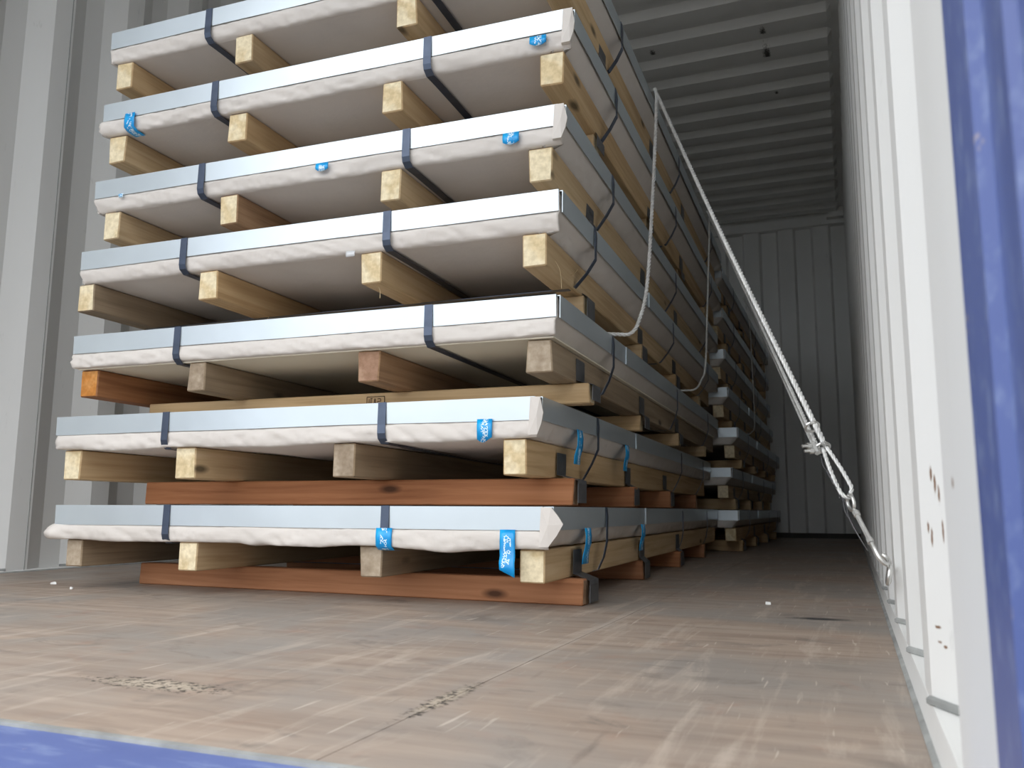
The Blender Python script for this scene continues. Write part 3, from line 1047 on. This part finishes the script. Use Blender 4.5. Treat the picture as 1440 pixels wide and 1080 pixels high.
# clips on the rope tail
for s_ in (-0.052, 0.0):
    c0 = clip_p + dirv * s_
    parts = []
    u_ = [c0 + dep * (0.011 * math.cos(t)) + side * (0.012 * math.sin(t)) for t in [math.pi * 2 * i / 12 for i in range(12)]]
    parts.append(tube([L_(p) for p in u_], 0.0026, 6, closed=True))
    if s_ == 0.0:
        for q in (-1, 1):
            a0 = c0 + dirv * (0.006 * q)
            parts.append(tube([L_(a0 - side * 0.008), L_(a0 - side * 0.034)], 0.0026, 6))
            parts.append(tube([L_(a0 - side * 0.018), L_(a0 - side * 0.025)], 0.0055, 6))
        parts.append(tube([L_(c0 - side * 0.013 - dirv * 0.012), L_(c0 - side * 0.013 + dirv * 0.012)], 0.0052, 6))
    v_, f_ = join(parts)
    fix_normals(mesh_obj('rope_clip', v_, f_, MT['zinc'], tb))
# shackle ring, body, rod and hook
s0 = clip_p + dirv * 0.113
parts = []
ring = [s0 + dirv * (0.012 + 0.013 * math.cos(t)) + dep * (0.011 * math.sin(t)) for t in [math.pi * 2 * i / 14 for i in range(14)]]
v_, f_ = tube([L_(p) for p in ring], 0.003, 6, closed=True)
mesh_obj('eye_bolt', v_, f_, MT['zinc'], tb, smooth=True)
b0, b1 = s0 + dirv * 0.024, hook_p - dirv * 0.040
ln_ = (b1 - b0).length
pts, rr = [], []
for t, r_ in ((0, .0028), (.10, .0028), (.11, .0058), (.22, .0058), (.24, .0040), (.84, .0040), (.86, .0054), (.97, .0054), (.98, .003), (1, .003)):
    pts.append(L_(b0 + dirv * ln_ * t))
    rr.append(r_)
v_, f_ = tube(pts, rr, 8)
fix_normals(mesh_obj('threaded_rod', v_, f_, MT['zinc'], tb))
hk = []
h0 = b1
hk += [h0, h0 + dirv * 0.012]
for i in range(1, 9):
    an = math.pi * 1.25 * i / 8
    hk.append(h0 + dirv * (0.014 + 0.017 * math.sin(an)) + side * (0.015 - 0.015 * math.cos(an)) * 0.6 + Vector((0, 0, -0.002 * i)))
v_, f_ = tube([L_(p) for p in smooth_path(hk, 3)], 0.0036, 7)
fix_normals(mesh_obj('hook', v_, f_, MT['zinc'], tb))
# loose wire ends beside the rod
for i in range(3):
    rng = random.Random(60 + i)
    a0 = clip_p + dirv * (0.02 + 0.03 * i)
    pp = [a0 - side * (0.010 + 0.004 * math.sin(j * 1.7 + i)) + dirv * (0.022 * j) + Vector((0, 0, -0.003 * j * rng.random())) for j in range(5 + i)]
    v_, f_ = tube([L_(p) for p in smooth_path(pp, 4)], 0.0011, 5)
    mesh_obj('wire_end', v_, f_, MT['plate'], tb, smooth=True)
# lashing ring on the wall
br_ = [o for o in bpy.data.objects if o.name == 'baseboard_right'][0]
rc = hook_p + dirv * 0.0 + Vector((0.008, -0.002, -0.014))
ringp = [rc + Vector((0.002 * math.sin(t), 0.012 * math.cos(t), 0.012 * math.sin(t))) for t in [math.pi * 2 * i / 16 for i in range(16)]]
v_, f_ = tube(ringp, 0.0038, 6, closed=True)
mesh_obj('lashing_ring', v_, f_, MT['zinc'], br_, smooth=True)

# ------------------------------------------------------------------ small litter on the floor
def scrap(x, y, s, label, seed):
    rng = random.Random(seed)
    V = [(s * math.cos(t) * rng.uniform(.6, 1.2), s * .6 * math.sin(t) * rng.uniform(.6, 1.2), 0.001) for t in [math.pi * 2 * i / 7 for i in range(7)]]
    V += [(a_ * .9, b_ * .9, 0.003 + rng.uniform(0, .004)) for a_, b_, _ in V]
    Fc = [tuple(range(6, -1, -1)), tuple(range(7, 14))] + [(i, (i + 1) % 7, (i + 1) % 7 + 7, i + 7) for i in range(7)]
    o = fix_normals(mesh_obj('paper_scrap', V, Fc, MT['scrap']))
    o.location = (x, y, 0)
    tag(o, label, 'scrap', 'white scraps on the floor')
scrap(2.130, 1.282, .007, 'white scrap on the dark floor between stack and right wall', 1)
scrap(0.444, 1.025, .009, 'white scrap on floor near the left wall, farther left one', 2)
scrap(0.593, 0.948, .006, 'small white scrap on floor in front of the left bottom timber', 3)

# loose wood fibres on the fourth pallet's timbers
p4 = [o for o in bpy.data.objects if o.name.startswith('sheet_pallet') and abs(o.location.z - .813) < 1e-6][0]
bts = sorted([o for o in p4.children if o.name.startswith('batten')], key=lambda o: o.location.x)
for bi, ox, oy, dx, dy, dz in ((3, .026, -1.16, .004, .03, -.05), (3, .026, -1.05, .03, -.05, -.004), (2, .0, -1.19, .012, -.006, -.03), (1, .02, -.95, .02, -.02, -.02), (1, .024, -1.02, -.02, .0, -.03)):
    b_ = bts[bi]
    st_ = Vector((ox, oy, -.01 if bi == 3 else -.034))
    pth = [st_, st_ + Vector((dx * .5 + .004, dy * .5, dz * .35)), st_ + Vector((dx, dy, dz))]
    v_, f_ = tube(smooth_path(pth, 6), 0.0006, 4)
    mesh_obj('wood_fibre', v_, f_, MT['fibre'], b_)
